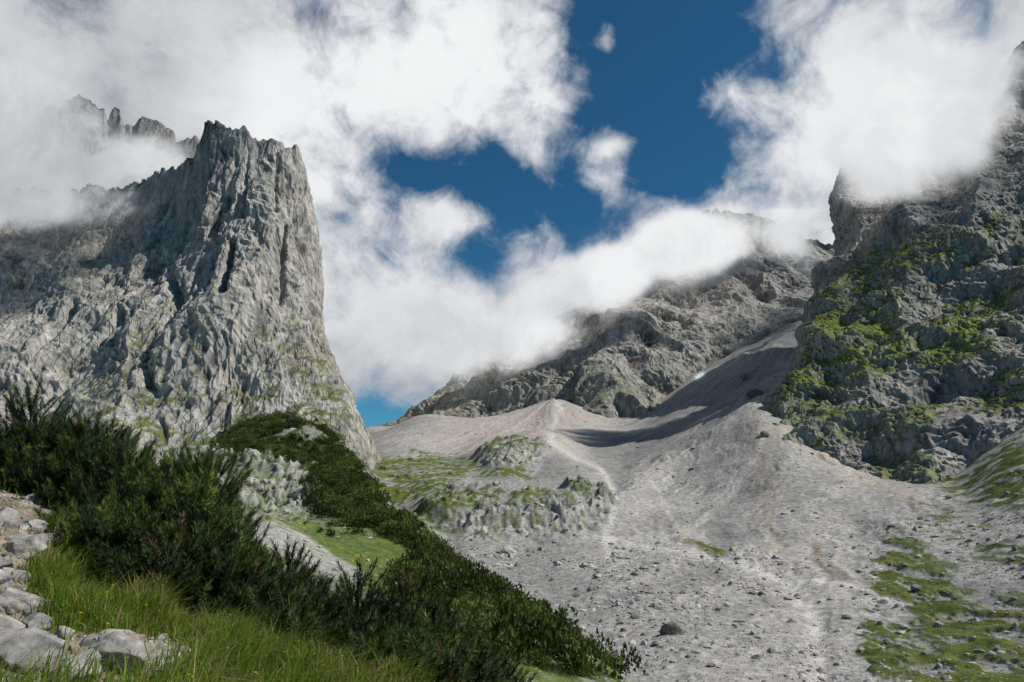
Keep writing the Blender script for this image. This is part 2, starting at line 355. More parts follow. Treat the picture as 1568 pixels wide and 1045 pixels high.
def mountain(name,rows,nu,segs,crest_i,S,amp,grassf,base=(0.30,0.30,0.295),crestamp=0.45,seed=0,tilt=(0.25,0.1),sm=0.03,warm=0.5,gth=(0.3,0.55),gash=(),led=1.6,vs=0.3,big=1.0,streak=0.16,jagA=0.9,fin=1.0,cav=.3,GR=(0.10,0.135,0.024)):
    P,tt=loft(rows,int(nu*RES),[int(q*RES) for q in segs],crest_i,sm)
    N=normals(P)
    d,fine=rockdisp(P,S,tilt,seed,vs,led,big,fin)
    ca_=np.interp(tt,[0,crest_i-1,crest_i,crest_i+1],[1,1,crestamp,1])[:,None]
    d0=d-d.mean()
    dirn=N.copy(); dirn[...,2]*=0.6
    u,v=uv(P[...,0]/P[...,1],P[...,2]/P[...,1]); gs=0
    for ln,wd,dep in gash:
        g_=linemask(u+perlin(P[...,2]/9,P[...,0]/60)*4,v,ln,wd); d0=d0*(1-g_*.6)-g_*dep; gs=gs+g_
    Q=P+dirn*(d0*amp*ca_)[...,None]
    cj=np.exp(-((tt-crest_i)/0.25)**2)[:,None]
    jag=np.abs(perlin(P[...,0]/(16*S),P[...,1]/(16*S)))*9*S+perlin(P[...,0]/(5*S),P[...,1]/(5*S))*4*S
    Q[...,2]+=jag*cj*jagA
    N2=normals(Q)
    x,y,z=[Q[...,i] for i in range(3)]
    lo=perlin(x/70,y/70,z/70); md=fbm(x/16,y/16,z/16,3); st=perlin(x/5,y/5,z/45)+0.6*perlin(x/2.2,y/2.2,z/25); st2=perlin(x/12+7,y/12,z/110)
    c=np.array(base)*(1+0.16*lo+0.20*md+streak*st+.16*st2)[...,None]
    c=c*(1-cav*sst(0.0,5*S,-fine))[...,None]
    wm=sst(0.15,0.8,perlin(x/35+9,y/35,z/50)+0.4*md)[...,None]*warm
    c=c*(1-wm)+np.array([0.31,0.265,0.21])*(np.mean(base)/.28)*wm
    dk=sst(0.3,0.9,st+0.3*lo+.5*st2)[...,None]*0.5; c=c*(1-dk)+np.array([0.11,0.11,0.113])*dk
    g=grassf(u,v,x,y,z)*sst(gth[0],gth[1],N2[...,2]+0.22*md+0.15*perlin(x/4,y/4,z/4))
    g=np.clip(g,0,1)[...,None]
    gc=np.array(GR)*(1+0.35*md+0.2*lo)[...,None]
    c=np.clip(c*(1-g)+gc*g,0.01,1)
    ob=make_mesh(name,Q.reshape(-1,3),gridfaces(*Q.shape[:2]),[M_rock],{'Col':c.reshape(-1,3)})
    return ob,Q
def back(r,dd,dv): return [(s,u,v+dv,D+dd) for s,u,v,D in r]
Lc=[(0,-200,300,740),(.25,20,292,760),(.42,170,292,740),(.47,215,284,720),(.52,240,268,680),(.56,270,262,640),(.59,292,245,610),(.615,301,215,600),(.63,308,186,600),(.65,318,183,600),(.675,334,186,600),(.69,346,201,600),(.72,358,199,600),(.74,371,198,600),(.76,382,214,600),(.785,393,224,605),(.8,405,216,605),(.83,424,218,605),(.86,438,231,610),(.89,453,233,615),(.91,457,245,620),(.925,462,268,640),(1,440,300,740)]
Lrows=[[(0,-200,720,440),(.3,60,720,440),(.5,220,740,410),(.65,340,740,405),(.8,450,740,425),(.92,585,745,470),(1,560,745,640)],
 [(0,-200,600,500),(.3,60,610,495),(.5,220,620,475),(.65,340,610,460),(.8,450,610,475),(.92,553,630,515),(1,530,640,690)],
 [(0,-200,480,560),(.3,60,490,570),(.5,220,490,540),(.65,345,480,505),(.8,430,480,525),(.92,512,500,565),(1,480,510,710)],
 [(0,-200,400,630),(.3,50,400,650),(.5,215,395,620),(.65,335,380,545),(.8,410,375,555),(.92,494,380,595),(1,470,400,730)],
 [(0,-200,345,690),(.3,40,340,715),(.5,215,330,680),(.62,300,290,585),(.8,400,290,575),(.92,480,290,620),(1,450,320,740)],
 Lc,back(Lc,60,70),back(Lc,260,400)]
gl=lambda u,v,x,y,z: (0.7*sst(430,560,v)*sst(60,200,u)+0.25)*sst(-.25,.4,perlin(x/14,y/14,z/14)+.15)
mountain('rock_tower_mountain',Lrows,1000,[110,180,170,150,150,30,20],5,1.0,0.85,gl,base=(0.322,0.307,0.284),seed=1,warm=0.4,gth=(.38,.62),led=1.2,vs=.17,streak=.30,jagA=1.2,fin=1.3,cav=.65,big=1.0,GR=(.095,.112,.035),
 gash=[([(355,372),(349,410),(345,452)],5,22),([(437,350),(435,400),(434,462)],3,10),([(327,385),(318,450)],4,11),([(262,425),(268,462)],6,14),([(408,540),(408,580)],3,9),([(345,600),(352,650)],4,8),([(238,640),(243,670)],5,10),([(290,300),(275,380)],6,10),([(345,300),(344,316)],4,14),([(150,520),(190,480)],5,9),([(380,230),(372,330)],3,6),([(425,240),(420,330)],3,6),([(230,575),(235,600)],5,8),([(120,470),(60,540)],5,10)])
Bc_=[(0,-200,150,1150),(.2,-40,170,1150),(.4,60,172,1150),(.5,98,156,1150),(.54,118,150,1150),(.6,142,157,1150),(.64,158,172,1150),(.66,165,190,1150),(.68,171,168,1150),(.71,184,166,1150),(.73,190,196,1150),(.76,204,198,1150),(.79,216,181,1150),(.83,240,188,1150),(.87,262,205,1150),(.89,269,220,1150),(.93,300,211,1150),(1,345,270,1150)]
Brows=[[(0,-200,560,900),(1,420,560,900)],[(0,-200,400,1020),(.5,110,400,1020),(1,380,400,1040)],[(0,-200,280,1090),(.5,120,270,1090),(.8,220,275,1100),(1,360,320,1110)],Bc_,back(Bc_,150,150)]
mountain('jagged_ridge',Brows,500,[60,90,100,20],3,1.6,0.7,lambda u,v,x,y,z:0*u,base=(0.21,0.203,0.193),seed=2,crestamp=0.2,warm=0.4)
Cc=[(0,560,672,1050),(.04,600,655,1060),(.08,640,630,1080),(.17,700,575,1120),(.27,760,532,1180),(.37,830,505,1230),(.45,880,462,1260),(.5,915,402,1280),(.58,980,362,1300),(.66,1040,338,1300),(.75,1110,324,1300),(.8,1140,328,1290),(.84,1170,338,1280),(.88,1200,350,1260),(.93,1240,366,1240),(1,1330,390,1230)]
Crows=[[(0,560,710,1000),(.17,690,690,880),(.35,850,670,855),(.5,940,700,750),(.6,1000,680,780),(.7,1060,640,850),(.82,1130,590,900),(1,1300,540,950)],
 [(0,565,668,1040),(.17,690,634,930),(.35,850,604,880),(.5,940,634,778),(.6,1000,612,820),(.7,1060,568,890),(.82,1130,528,945),(1,1300,465,1010)],
 [(0,565,665,1045),(.17,700,603,1020),(.35,850,555,960),(.5,945,540,870),(.6,1010,520,920),(.7,1070,490,975),(.82,1150,465,1050),(1,1300,440,1090)],
 [(0,565,670,1048),(.17,702,588,1080),(.35,840,522,1140),(.5,930,450,1080),(.6,1010,425,1080),(.7,1070,400,1120),(.82,1150,395,1170),(1,1300,410,1180)],
 Cc,back(Cc,150,120)]
mountain('cloud_capped_mountain',Crows,950,[90,150,170,150,20],4,1.4,1.0,lambda u,v,x,y,z:0.4*sst(520,600,v),base=(0.27,0.258,0.24),seed=3,crestamp=0.25,warm=0.4,sm=0.02,vs=.28,big=1.1,gth=(.45,.7),streak=.24,fin=1.0,cav=.5)
Rc=[(0,1320,300,800),(.1,1290,250,715),(.25,1340,246,700),(.45,1430,230,680),(.65,1500,210,660),(.715,1520,198,650),(.74,1526,112,650),(.8,1568,62,650),(1,1800,-90,600)]
Rrows=[[(0,1240,720,540),(.1,1150,700,425),(.25,1240,730,385),(.45,1340,765,350),(.65,1450,790,320),(.8,1520,760,305),(1,1800,700,270)],
 [(0,1220,650,560),(.1,1160,645,440),(.25,1240,682,397),(.45,1340,722,362),(.65,1450,746,332),(.72,1490,718,332),(.8,1568,662,330),(1,1800,560,300)],
 [(0,1250,540,620),(.1,1212,560,490),(.25,1290,575,450),(.45,1380,580,425),(.65,1480,570,405),(.8,1568,550,392),(1,1800,500,360)],
 [(0,1280,450,690),(.1,1243,470,570),(.25,1310,455,530),(.45,1400,445,495),(.65,1490,430,475),(.8,1568,420,455),(1,1800,380,420)],
 [(0,1300,380,760),(.1,1264,395,650),(.25,1330,385,625),(.42,1390,335,550),(.65,1490,310,530),(.8,1568,290,510),(1,1800,240,460)],
 [(0,1310,340,790),(.1,1268,330,690),(.25,1330,310,665),(.45,1420,285,630),(.65,1500,262,605),(.8,1568,215,590),(1,1800,140,550)],
 Rc,back(Rc,120,100)]
def gr_(u,v,x,y,z):
    low=sst(300,350,v+0.25*(u-1400)-30)*sst(1285,1330,u+(v-400)*0.9)
    band=sst(-.15,.25,perlin((x-z*.8)/20,y/60,(z+x*.5)/50)+.35*perlin(x/9,y/9,z/9))
    ed=0.8*np.exp(-((u-1330+ (v-420)*.55)/70)**2)
    return low*np.clip(0.12+band+ed-0.45*sst(580,680,v),0,1)
mountain('grassy_cliff_mountain',Rrows,1000,[70,180,180,150,120,120,20],6,0.75,1.05,gr_,base=(0.255,0.244,0.226),seed=4,tilt=(-0.35,0.1),warm=0.45,sm=0.02,gth=(.32,.54),led=2.4,vs=.36,big=1.15,streak=.24,fin=1.1,cav=.5,GR=(.10,.130,.024))
print('mountains',time.time()-T0)
# ------------------------------------------------------------ ROCKS
def ico(sub):
    bm=bmesh.new(); bmesh.ops.create_icosphere(bm,subdivisions=sub,radius=1.0)
    v=np.array([x.co[:] for x in bm.verts]); f=np.array([[a.index for a in q.verts] for q in bm.faces]); bm.free(); return v,f
def rockshape(sub,r,planes=11,nz=0.1):
    v,f=ico(sub); v=v.copy()
    for _ in range(planes):
        nn=r.normal(size=3); nn/=np.linalg.norm(nn); d=r.uniform(0.45,0.85)
        e=np.maximum(0,v@nn-d); v-=e[:,None]*nn*0.97
    o=r.uniform(0,50,3)
    v*=(1+nz*fbm(v[:,0]*1.7+o[0],v[:,1]*1.7+o[1],v[:,2]*1.7+o[2],4,0.55))[:,None]
    v*=r.uniform(0.7,1.25,3)*np.array([1.1,1,0.75]); return v,f
def merge(temps,idx,pos,scl,rz,cols):
    VV=[];FF=[];CC=[];off=0
    for k,(v,f) in enumerate(temps):
        s=np.where(idx==k)[0]
        if len(s)==0: continue
        c,sn=np.cos(rz[s])[:,None],np.sin(rz[s])[:,None]
        sc3=scl[s]; sc3=sc3[:,None] if sc3.ndim==1 else sc3
        vx=v[None,:,0]*(sc3[:,0:1]);vy=v[None,:,1]*(sc3[:,-2:-1] if sc3.shape[1]>1 else sc3[:,0:1]);vz=v[None,:,2]*sc3[:,-1:]
        V=np.stack([vx*c-vy*sn,vx*sn+vy*c,vz],-1)+pos[s][:,None,:]
        FF.append((f[None]+off+(np.arange(len(s))*len(v))[:,None,None]).reshape(-1,f.shape[1])); off+=V.shape[0]*V.shape[1]
        VV.append(V.reshape(-1,3)); CC.append(np.repeat(cols[s],len(v),0))
    return np.concatenate(VV),np.concatenate(FF),np.concatenate(CC)
temps=[rockshape(2,rng,9,0.12) for _ in range(8)]
w=(scree*(D2<700)*(D2>70)*(np.abs(A2)<0.85)*(0.14+2.0*polymask(U2,V2,[(700,850),(1150,860),(1320,1060),(900,1060)],60)+0.9*rub+0.5*gravel)).ravel()
w=np.maximum(w,(gm*far*(D2<260)*0.7*(np.abs(A2)<0.85)).ravel()+ (spur*(1-pine)*0.6*(D2>60)).ravel()+(hum*0.8).ravel())
w*= (0.25+sst(-.3,.5,n25.ravel()))*D2.ravel()**0.5
w/=w.sum(); NS=30000
pk=rng.choice(w.size,NS,p=w); r_,c_=np.unravel_index(pk,Z.shape)
px=X[r_,c_]*(1+rng.normal(0,0.001,NS)); py=Y[r_,c_]*(1+rng.normal(0,0.003,NS)); pz=gh(px,py)
size=0.085*(1-rng.random(NS))**(-0.5); size=np.clip(size,0.06,1.0)*np.clip(D2[r_,c_]/150,0.7,1.9)
g0=rng.uniform(0.14,0.42,NS); cols=np.stack([g0,g0*0.965,g0*0.92],1)
v,f,c=merge(temps,rng.integers(0,8,NS),np.stack([px,py,pz-size*0.1],1),size,rng.uniform(0,6.28,NS),cols)
make_mesh('scree_rocks',v,f,[M_scree],{'Col':c},smooth=False)
def place(u,v):
    a,b=ab(u,v); Ds=np.exp(np.linspace(math.log(2),math.log(900),3000)); h=gh(a*Ds,Ds)
    k=np.argmax(h>=b*Ds); return a*Ds[k],Ds[k],h[k]
for (u,v,wpx) in ((1033,972,34),(1000,930,12),(905,905,10),(1165,910,10),(1100,935,10),(1155,608,24),(1170,668,14),(1045,910,9),(950,955,10),(845,985,10),(1180,1000,12),(1090,1020,12),(1140,580,16),(1405,905,20),(1360,985,14),(1440,960,16),(1500,1000,14)):
    x,y,z=place(u,v); s=wpx*y/F/2
    vv,ff=rockshape(4,rng,12,0.12); vv=vv*s; g=rng.uniform(.17,.25)
    ob=make_mesh('boulder',vv,ff,[M_scree],{'Col':np.tile([g,g*.95,g*.88],(len(vv),1))},smooth=False); ob.location=(x,y,z+s*0.25)
for (u,v,wpx) in ((30,1015,125),(192,1022,100),(112,1040,76),(25,930,60),(30,845,66),(8,800,56),(75,828,36),(255,1030,56),(292,1035,46),(14,748,46),(60,965,50),(95,868,32),(-30,900,80),(150,1010,38),(235,1000,30),(50,812,40),(-20,970,80),(5,870,44),(100,775,26),(130,905,22),(230,925,18)):
    x,y,z=place(u,min(v,1100)); s=wpx*y/F/2*1.1
    vv,ff=rockshape(5,rng,14,0.12); vv=vv*s
    g=rng.uniform(.23,.31); cc=np.tile([g,g*.965,g*.92],(len(vv),1))*(1+0.4*fbm(vv[:,0]*9,vv[:,1]*9,vv[:,2]*9,3))[:,None]
    ob=make_mesh('limestone_rock',vv,ff,[M_stone],{'Col':cc}); ob.location=(x,y,z+s*0.15); ob.rotation_euler=(rng.uniform(-.3,.3),rng.uniform(-.3,.3),rng.uniform(0,6.28))
w=(frock*(D2<16)*(D2>2)*(np.abs(A2)<0.95)*D2).ravel(); w/=w.sum(); NS=1300
pk=rng.choice(w.size,NS,p=w); r_,c_=np.unravel_index(pk,Z.shape)
size=np.clip(0.010*(1-rng.random(NS))**(-0.6),0.008,0.08); g0=rng.uniform(0.18,0.31,NS)
tn=[rockshape(3,rng,10,0.12) for _ in range(6)]
v,f,c=merge(tn,rng.integers(0,6,NS),np.stack([X[r_,c_],Y[r_,c_],Z[r_,c_]+size*0.2],1),size,rng.uniform(0,6.28,NS),np.stack([g0,g0*.95,g0*.88],1))
make_mesh('trail_gravel',v,f,[M_stone],{'Col':c})
print('rocks',time.time()-T0)
# ------------------------------------------------------------ PINES
def shoot(r,nn=64,L=0.24,nl=0.06):
    t=r.uniform(0.0,1,nn); ph=r.uniform(0,2*PI,nn); el=r.uniform(0.45,1.05,nn)*np.where(t>0.9,1.35,1)
    el=np.clip(el,0,1.45)
    base=np.stack([0*t,0*t,t*L],1)
    d=np.stack([np.cos(ph)*np.cos(el),np.sin(ph)*np.cos(el),np.sin(el)],1)
    side=np.stack([-np.sin(ph),np.cos(ph),0*ph],1)*0.0052
    l=nl*r.uniform(0.7,1.15,nn)[:,None]
    V=np.stack([base-side,base+side,base+d*l],1).reshape(-1,3); Fc=np.arange(nn*3).reshape(-1,3); return V,Fc
def orient(V,dirs,roll):
    d=dirs/np.linalg.norm(dirs,axis=1,keepdims=True); up=np.tile([0.0,1.0,0.0],(len(d),1))
    xa=np.cross(up,d); xa/=np.linalg.norm(xa,axis=1,keepdims=True)+1e-6; ya=np.cross(d,xa)
    c,s=np.cos(roll)[:,None],np.sin(roll)[:,None]; xr=xa*c+ya*s; yr=-xa*s+ya*c
    return V[None,:,0:1]*xr[:,None]+V[None,:,1:2]*yr[:,None]+V[None,:,2:3]*d[:,None]
def tube(p,rad,k=5):
    p=np.array(p); V=[];n=len(p)
    for i in range(n):
        t=p[min(i+1,n-1)]-p[max(i-1,0)]; t/=np.linalg.norm(t)+1e-9
        a=np.cross(t,[0.3,0.9,0.1]); a/=np.linalg.norm(a); b=np.cross(t,a)
        for j in range(k): V.append(p[i]+(a*math.cos(2*PI*j/k)+b*math.sin(2*PI*j/k))*rad[i])
    Fc=[]
    for i in range(n-1):
        for j in range(k):
            q=(j+1)%k; Fc+= [[i*k+j,i*k+q,(i+1)*k+q],[i*k+j,(i+1)*k+q,(i+1)*k+j]]
    return np.array(V),np.array(Fc)
def bush(name,H,Wd,loc,seed,spire=False):
    """mountain pine: sweeping stems, each a tapering plume of upswept bottle-brush shoots"""
    r=np.random.default_rng(seed); VV=[];FF=[];CC=[];MI=[];off=0
    nst=4 if spire else int(5+3*Wd); pos=[];dr=[];ss=[];sh=[]; tone=r.uniform(.75,1.2)
    for i in range(nst):
        az=2*PI*(i+r.uniform(-.4,.4))/nst; rad=Wd*0.5*(0.35+.65*r.random()); hh=H*r.uniform(0.45,0.85)
        if i==0: rad*=0.15 if spire else .4; hh=H*0.97
        if spire and i: hh=H*r.uniform(.4,.7)
        shade=r.uniform(.5,1.4)*tone
        tip=np.array([math.cos(az)*rad,math.sin(az)*rad,hh]); q=np.array([tip[0]*0.95,tip[1]*0.95,hh*0.3])
        ts=np.linspace(0,1,9)[:,None]; curve=(1-ts)**2*np.array([tip[0]*.1,tip[1]*.1,-0.1])+2*ts*(1-ts)*q+ts**2*tip
        v,f=tube(curve,np.linspace(0.035,0.008,9)); VV.append(v);FF.append(f+off);off+=len(v);CC.append(np.tile([.09,.065,.045],(len(v),1)));MI.append(np.ones(len(f)))
        nw=int(7+hh*6.5)
        for k in range(nw):
            t0=0.12+0.85*k/nw+r.uniform(-.02,.02); c0=np.array([np.interp(t0,ts[:,0],curve[:,q_]) for q_ in range(3)])
            for b in range(r.integers(5,8)):
                a2=r.uniform(0,2*PI); Lb=(0.10+0.64*(1-t0)**.85)*r.uniform(.5,1.15)*(0.6+0.25*hh)
                o=np.array([math.cos(a2),math.sin(a2),0.5]); e=c0+o*Lb
                m_=max(1,int(Lb/0.095))
                for j in range(m_):
                    fr=(j+1)/m_; pp=c0+o*Lb*fr*np.array([1,1,0.6+.4*fr]); pos.append(pp-np.array([0,0,.1])); dr.append(o*np.array([.65,.65,0])+np.array([0,0,.65+.5*fr])+r.normal(0,.16,3)); ss.append(r.uniform(.8,1.25)); sh.append(shade*(.32+.85*fr))  # needle colour carries the light: dark plume interior, brighter lit tips
        for k in range(5): pos.append(tip-np.array([0,0,.22+.08*k])); dr.append(np.array([0,0.02,1.0])+r.normal(0,.08+.12*k,3)); ss.append(1.3); sh.append(shade*1.15)
    pos=np.array(pos); dr=np.array(dr); ss=np.array(ss); sh=np.array(sh); pos[:,2]=np.maximum(pos[:,2],0.0)
    ti=r.integers(0,3,len(pos)); tpl=[shoot(r,80,.24,.075),shoot(r,70,0.2,.07),shoot(r,92,0.29,.08)]
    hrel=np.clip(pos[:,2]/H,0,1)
    for k in range(3):
        s=np.where(ti==k)[0]; V,Fc=tpl[k]; o=orient(V,dr[s],r.uniform(0,6.28,len(s)))*ss[s][:,None,None]+pos[s][:,None]
        FF.append((Fc[None]+off+(np.arange(len(s))*len(V))[:,None,None]).reshape(-1,3)); off+=o.shape[0]*o.shape[1]; VV.append(o.reshape(-1,3))
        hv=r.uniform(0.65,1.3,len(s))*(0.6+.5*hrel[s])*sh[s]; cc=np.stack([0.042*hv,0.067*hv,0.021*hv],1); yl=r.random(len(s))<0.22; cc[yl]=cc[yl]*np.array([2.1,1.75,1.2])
        br=r.random(len(s))<0.06*(1-hrel[s])+.01; cc[br]=np.array([.12,.08,.045])
        CC.append(np.repeat(cc,len(V),0)); MI.append(np.zeros(len(s)*len(Fc)))
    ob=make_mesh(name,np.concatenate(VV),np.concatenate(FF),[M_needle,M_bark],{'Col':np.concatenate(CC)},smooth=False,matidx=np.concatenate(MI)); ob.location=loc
    return ob
BU=[(50,636,9.3,110),(108,646,9.2,100),(155,650,8.9,80),(60,725,9.3,100),(215,700,8.4,120),(262,712,8.0,110),(312,700,7.8,90),(235,760,7.2,130),(170,780,7.6,100),(308,780,7.2,110),(255,810,6.7,110),(325,822,6.9,70),
 (345,868,7.6,80),(395,878,7.6,90),(400,922,7.0,110),(452,912,7.5,70)]
SP=[(46,598,9.2,80),(150,632,9.0,80),(200,668,8.4,90),(270,682,8.1,90),(325,680,7.8,80),(120,690,8.8,80),(295,740,7.3,80),(442,838,8.0,70),(375,855,7.8,60),
 (546,870,8.0,90),(620,878,8.4,100),(590,920,7.8,90),(662,916,8.4,100),(640,962,7.5,110),(703,950,8.6,90),(530,950,7.5,90),(738,1000,9.0,70),(575,975,7.2,100),(690,995,8.0,100),(500,985,7.4,70),(610,1005,7.2,110)]
for i,(u,vt,D,wp) in enumerate(BU+SP):
    a,bt=ab(u,vt); x=float(a)*D; z=float(gh(x,D)); H=max(0.5,float(bt)*D-z)
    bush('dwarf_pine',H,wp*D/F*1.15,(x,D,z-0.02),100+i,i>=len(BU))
print('bushes',time.time()-T0)
def clump(r,n=230):
    k=r.integers(6,11); hd=np.stack([r.uniform(-.7,.7,k),r.uniform(-.7,.7,k),r.uniform(.0,.5,k)],1); hr=r.uniform(.22,.5,k)
    j=r.integers(0,k,n); o=r.normal(size=(n,3)); o/=np.linalg.norm(o,axis=1)[:,None]; o[:,2]=np.abs(o[:,2])
    p=hd[j]+o*hr[j][:,None]; d=o*np.array([.8,.8,.3])+np.array([0,0,.7])+r.normal(0,.3,(n,3)); d/=np.linalg.norm(d,axis=1)[:,None]
    s=np.cross(d,r.normal(size=(n,3))); s/=np.linalg.norm(s,axis=1)[:,None]
    L=r.uniform(.10,.20,(n,1)); V=np.stack([p-s*.065,p+s*.065,p+d*L],1).reshape(-1,3); return V,np.arange(n*3).reshape(-1,3)
ct=[clump(rng) for _ in range(8)]
area=(D2*D2)*np.gradient(lrow)[:,None]
w=((pine>0.45)*(D2>50)*area).ravel().astype(float); w+=((spur*(1-pine)*sst(0.35,0.6,n25+0.4*n6))>0.4).ravel()*area.ravel()*0.3*(D2.ravel()>60)
w+=((polymask(U2+n6*20,V2+n6*12,PINE,30)*spur)>.2).ravel()*area.ravel()*.12
w+=(rocky*sst(-.1,.2,n25-n6*.5)>.4).ravel()*area.ravel()*.35
w+=((np.clip(G[7]+G[6],0,1)*sst(0.2,0.5,n25))>0.4).ravel()*area.ravel()*0.06
w/=w.sum(); NC=3300
pk=rng.choice(w.size,NC,p=w); r_,c_=np.unravel_index(pk,Z.shape); s=0.8+2.6*rng.random(NC)**2
s*=np.where(pine[r_,c_]>.45,1,0.7)
hv=rng.uniform(.35,1.8,NC)*(1+0.5*n25[r_,c_]); cc=np.stack([0.054*hv,0.074*hv,0.018*hv],1)
s3=np.stack([s*1.0,s*1.0,s*rng.uniform(.8,1.6,NC)],1)
v,f,c=merge(ct,rng.integers(0,8,NC),np.stack([X[r_,c_],Y[r_,c_],Z[r_,c_]-.15],1),s3,rng.uniform(0,6.28,NC),cc)
make_mesh('dwarf_pine_thicket',v,f,[M_needle],{'Col':c},smooth=False)
# ------------------------------------------------------------ GRASS
NB=260000
a_=rng.uniform(-0.86,0.12,NB); D_=2.2+(15-2.2)*rng.random(NB)**0.8
x=a_*D_; y=D_; c0=30
fm=bil(frock[:,c0:c0+ncore],acol[c0:c0+ncore],lrow,a_,np.log(D_))
tuft=perlin(x/0.45,y/0.45)+0.6*perlin(x/0.15,y/0.15)
keep=(rng.random(NB)>fm*0.96)&(tuft+rng.normal(0,.25,NB)>-0.5)
x,y,fm,tuft=x[keep],y[keep],fm[keep],tuft[keep]; n_=len(x); z=gh(x,y)
L=(0.11+0.24*sst(-.5,.8,tuft))*rng.uniform(.6,1.4,n_)*(1-0.5*fm); az=rng.uniform(0,2*PI,n_)
lean=np.stack([np.cos(az),np.sin(az)],1)*rng.uniform(.1,.8,(n_,1))+np.array([0.25,-0.1]); sd=np.stack([-np.sin(az+rng.normal(0,1,n_)),np.cos(az)],1)*(0.0018+0.0005*y)[:,None]*0.75
b0=np.stack([x,y,z-0.01],1); mid=b0+np.concatenate([lean*0.35*L[:,None],(L*0.62)[:,None]],1); tip=b0+np.concatenate([lean*1.0*L[:,None],(L*rng.uniform(.6,1,n_))[:,None]],1)
s3=np.concatenate([sd,np.zeros((n_,1))],1)
V=np.stack([b0-s3,b0+s3,mid+s3*.8,mid-s3*.8,tip],1).reshape(-1,3); i5=np.arange(n_)*5
Fq=np.concatenate([np.stack([i5,i5+1,i5+2],1),np.stack([i5,i5+2,i5+3],1),np.stack([i5+3,i5+2,i5+4],1)])
pt=perlin(x/0.8+5,y/0.8); pt2=perlin(x/1.6,y/1.6+9)
hv=rng.uniform(.65,1.4,n_)*(1+.35*perlin(x/1.1,y/1.1)); cc=np.stack([(0.125+.03*pt2)*hv,0.185*hv,0.025*hv],1)
dry=rng.random(n_)<(0.09+0.3*sst(-.1,.6,pt)+.3*fm); cc[dry]=np.array([.25,.21,.09])*hv[dry][:,None]
rd=rng.random(n_)<0.16*sst(0,.5,pt2); cc[rd]=np.array([.16,.08,.045])*hv[rd][:,None]
make_mesh('grass',V,Fq,[M_grass],{'Col':np.repeat(cc,5,0)},smooth=False)
NFl=260; a_=rng.uniform(-0.75,-0.1,NFl); D_=2.6+5.5*rng.random(NFl); x=a_*D_;y=D_; z=gh(x,y)+rng.uniform(.12,.34,NFl)
k=6; th=np.arange(k)*2*PI/k; fv=np.concatenate([[[0,0,.25]],np.stack([np.cos(th),np.sin(th),0*th],1)]); ff=np.array([[0,i+1,(i+1)%k+1] for i in range(k)])
fv=np.concatenate([fv,[[-.12,0,0],[.12,0,0],[0,0,-12]]]); ff=np.concatenate([ff,[[k+1,k+2,k+3]]])
cf=np.where((rng.random(NFl)<.7)[:,None],np.array([[.65,.48,.03]]),np.array([[.38,.12,.36]]))
v,f,c=merge([(fv,ff)],np.zeros(NFl,int),np.stack([x,y,z],1),rng.uniform(.005,.010,NFl),rng.uniform(0,6,NFl),cf)
make_mesh('wildflowers',v,f,[M_grass],{'Col':c},smooth=False)
print('grass',time.time()-T0)
# ------------------------------------------------------------ SUN / SKY
saz=math.radians(100); sel=math.radians(48)
sd_=Vector((math.sin(saz)*math.cos(sel),math.cos(saz)*math.cos(sel),math.sin(sel)))
L_=bpy.data.lights.new('sun','SUN'); L_.energy=5.0; L_.angle=math.radians(0.5); L_.color=(1,0.955,0.88)
so=bpy.data.objects.new('sun',L_); so.rotation_euler=sd_.to_track_quat('Z','Y').to_euler(); sc.collection.objects.link(so)
wd=bpy.data.worlds.new("World"); sc.world=wd; wd.use_nodes=True; t=NT(wd.node_tree)
out=t.n('ShaderNodeOutputWorld'); bg=t.n('ShaderNodeBackground'); bg.inputs[1].default_value=1.0; t.l(bg.outputs[0],out.inputs[0])
sky=t.n('ShaderNodeTexSky',sky_type='NISHITA'); sky.sun_disc=False; sky.sun_elevation=sel; sky.sun_rotation=saz; sky.altitude=1800; sky.air_density=1.0; sky.dust_density=0.3; sky.ozone_density=3.0
skyc=t.vm('MULTIPLY',sky.outputs[0],(0.022,0.060,0.070))
dv=t.vm('NORMALIZE',t.n('ShaderNodeTexCoord').outputs['Generated'])
sx=t.n('ShaderNodeSeparateXYZ'); t.l(dv,sx.inputs[0])
azs=t.m('ARCTAN2',sx.outputs[0],sx.outputs[1]); els=t.m('ARCSINE',sx.outputs[2])
cv=t.n('ShaderNodeCombineXYZ'); t.l(azs,cv.inputs[0]); t.l(els,cv.inputs[1]); ae=cv.outputs[0]
def gau(u,v,rx,ry,w):
    a,b=ab(u,v); az=math.atan(a); el=math.atan2(b,math.sqrt(1+a*a))
    d=t.vm('MULTIPLY',t.vm('SUBTRACT',ae,(az,el,0)),(F/rx,F/ry,0)); q=t.vm('DOT_PRODUCT',d,d,out=1)
    return t.m('MULTIPLY',t.m('EXPONENT',t.m('MULTIPLY',q,-1.0)),w)
def addm(l):
    s=l[0]
    for q in l[1:]: s=t.m('ADD',s,q)
    return s
blue=addm([gau(990,40,130,95,1.8),gau(1000,160,125,85,1.9),gau(1050,260,85,65,1.4),gau(870,310,140,75,1.9),gau(735,272,90,50,1.3),gau(620,262,52,28,0.9),
 gau(720,395,60,42,1.1),gau(1140,60,50,60,0.6),gau(590,640,70,22,1.4),gau(480,10,40,24,0.4),gau(840,180,50,45,.7)])
white=addm([gau(945,222,40,22,1.3),gau(935,60,24,28,1.2),gau(850,162,36,24,0.9),gau(930,285,46,34,1.0),gau(690,330,50,22,.6),gau(1100,150,50,30,.3)])
n1=t.noise(dv,5.0,8,0.62,0.2); n2=t.noise(dv,2.2,2,0.5,0.2); n3=t.noise(dv,15.0,5,0.6,0.6)
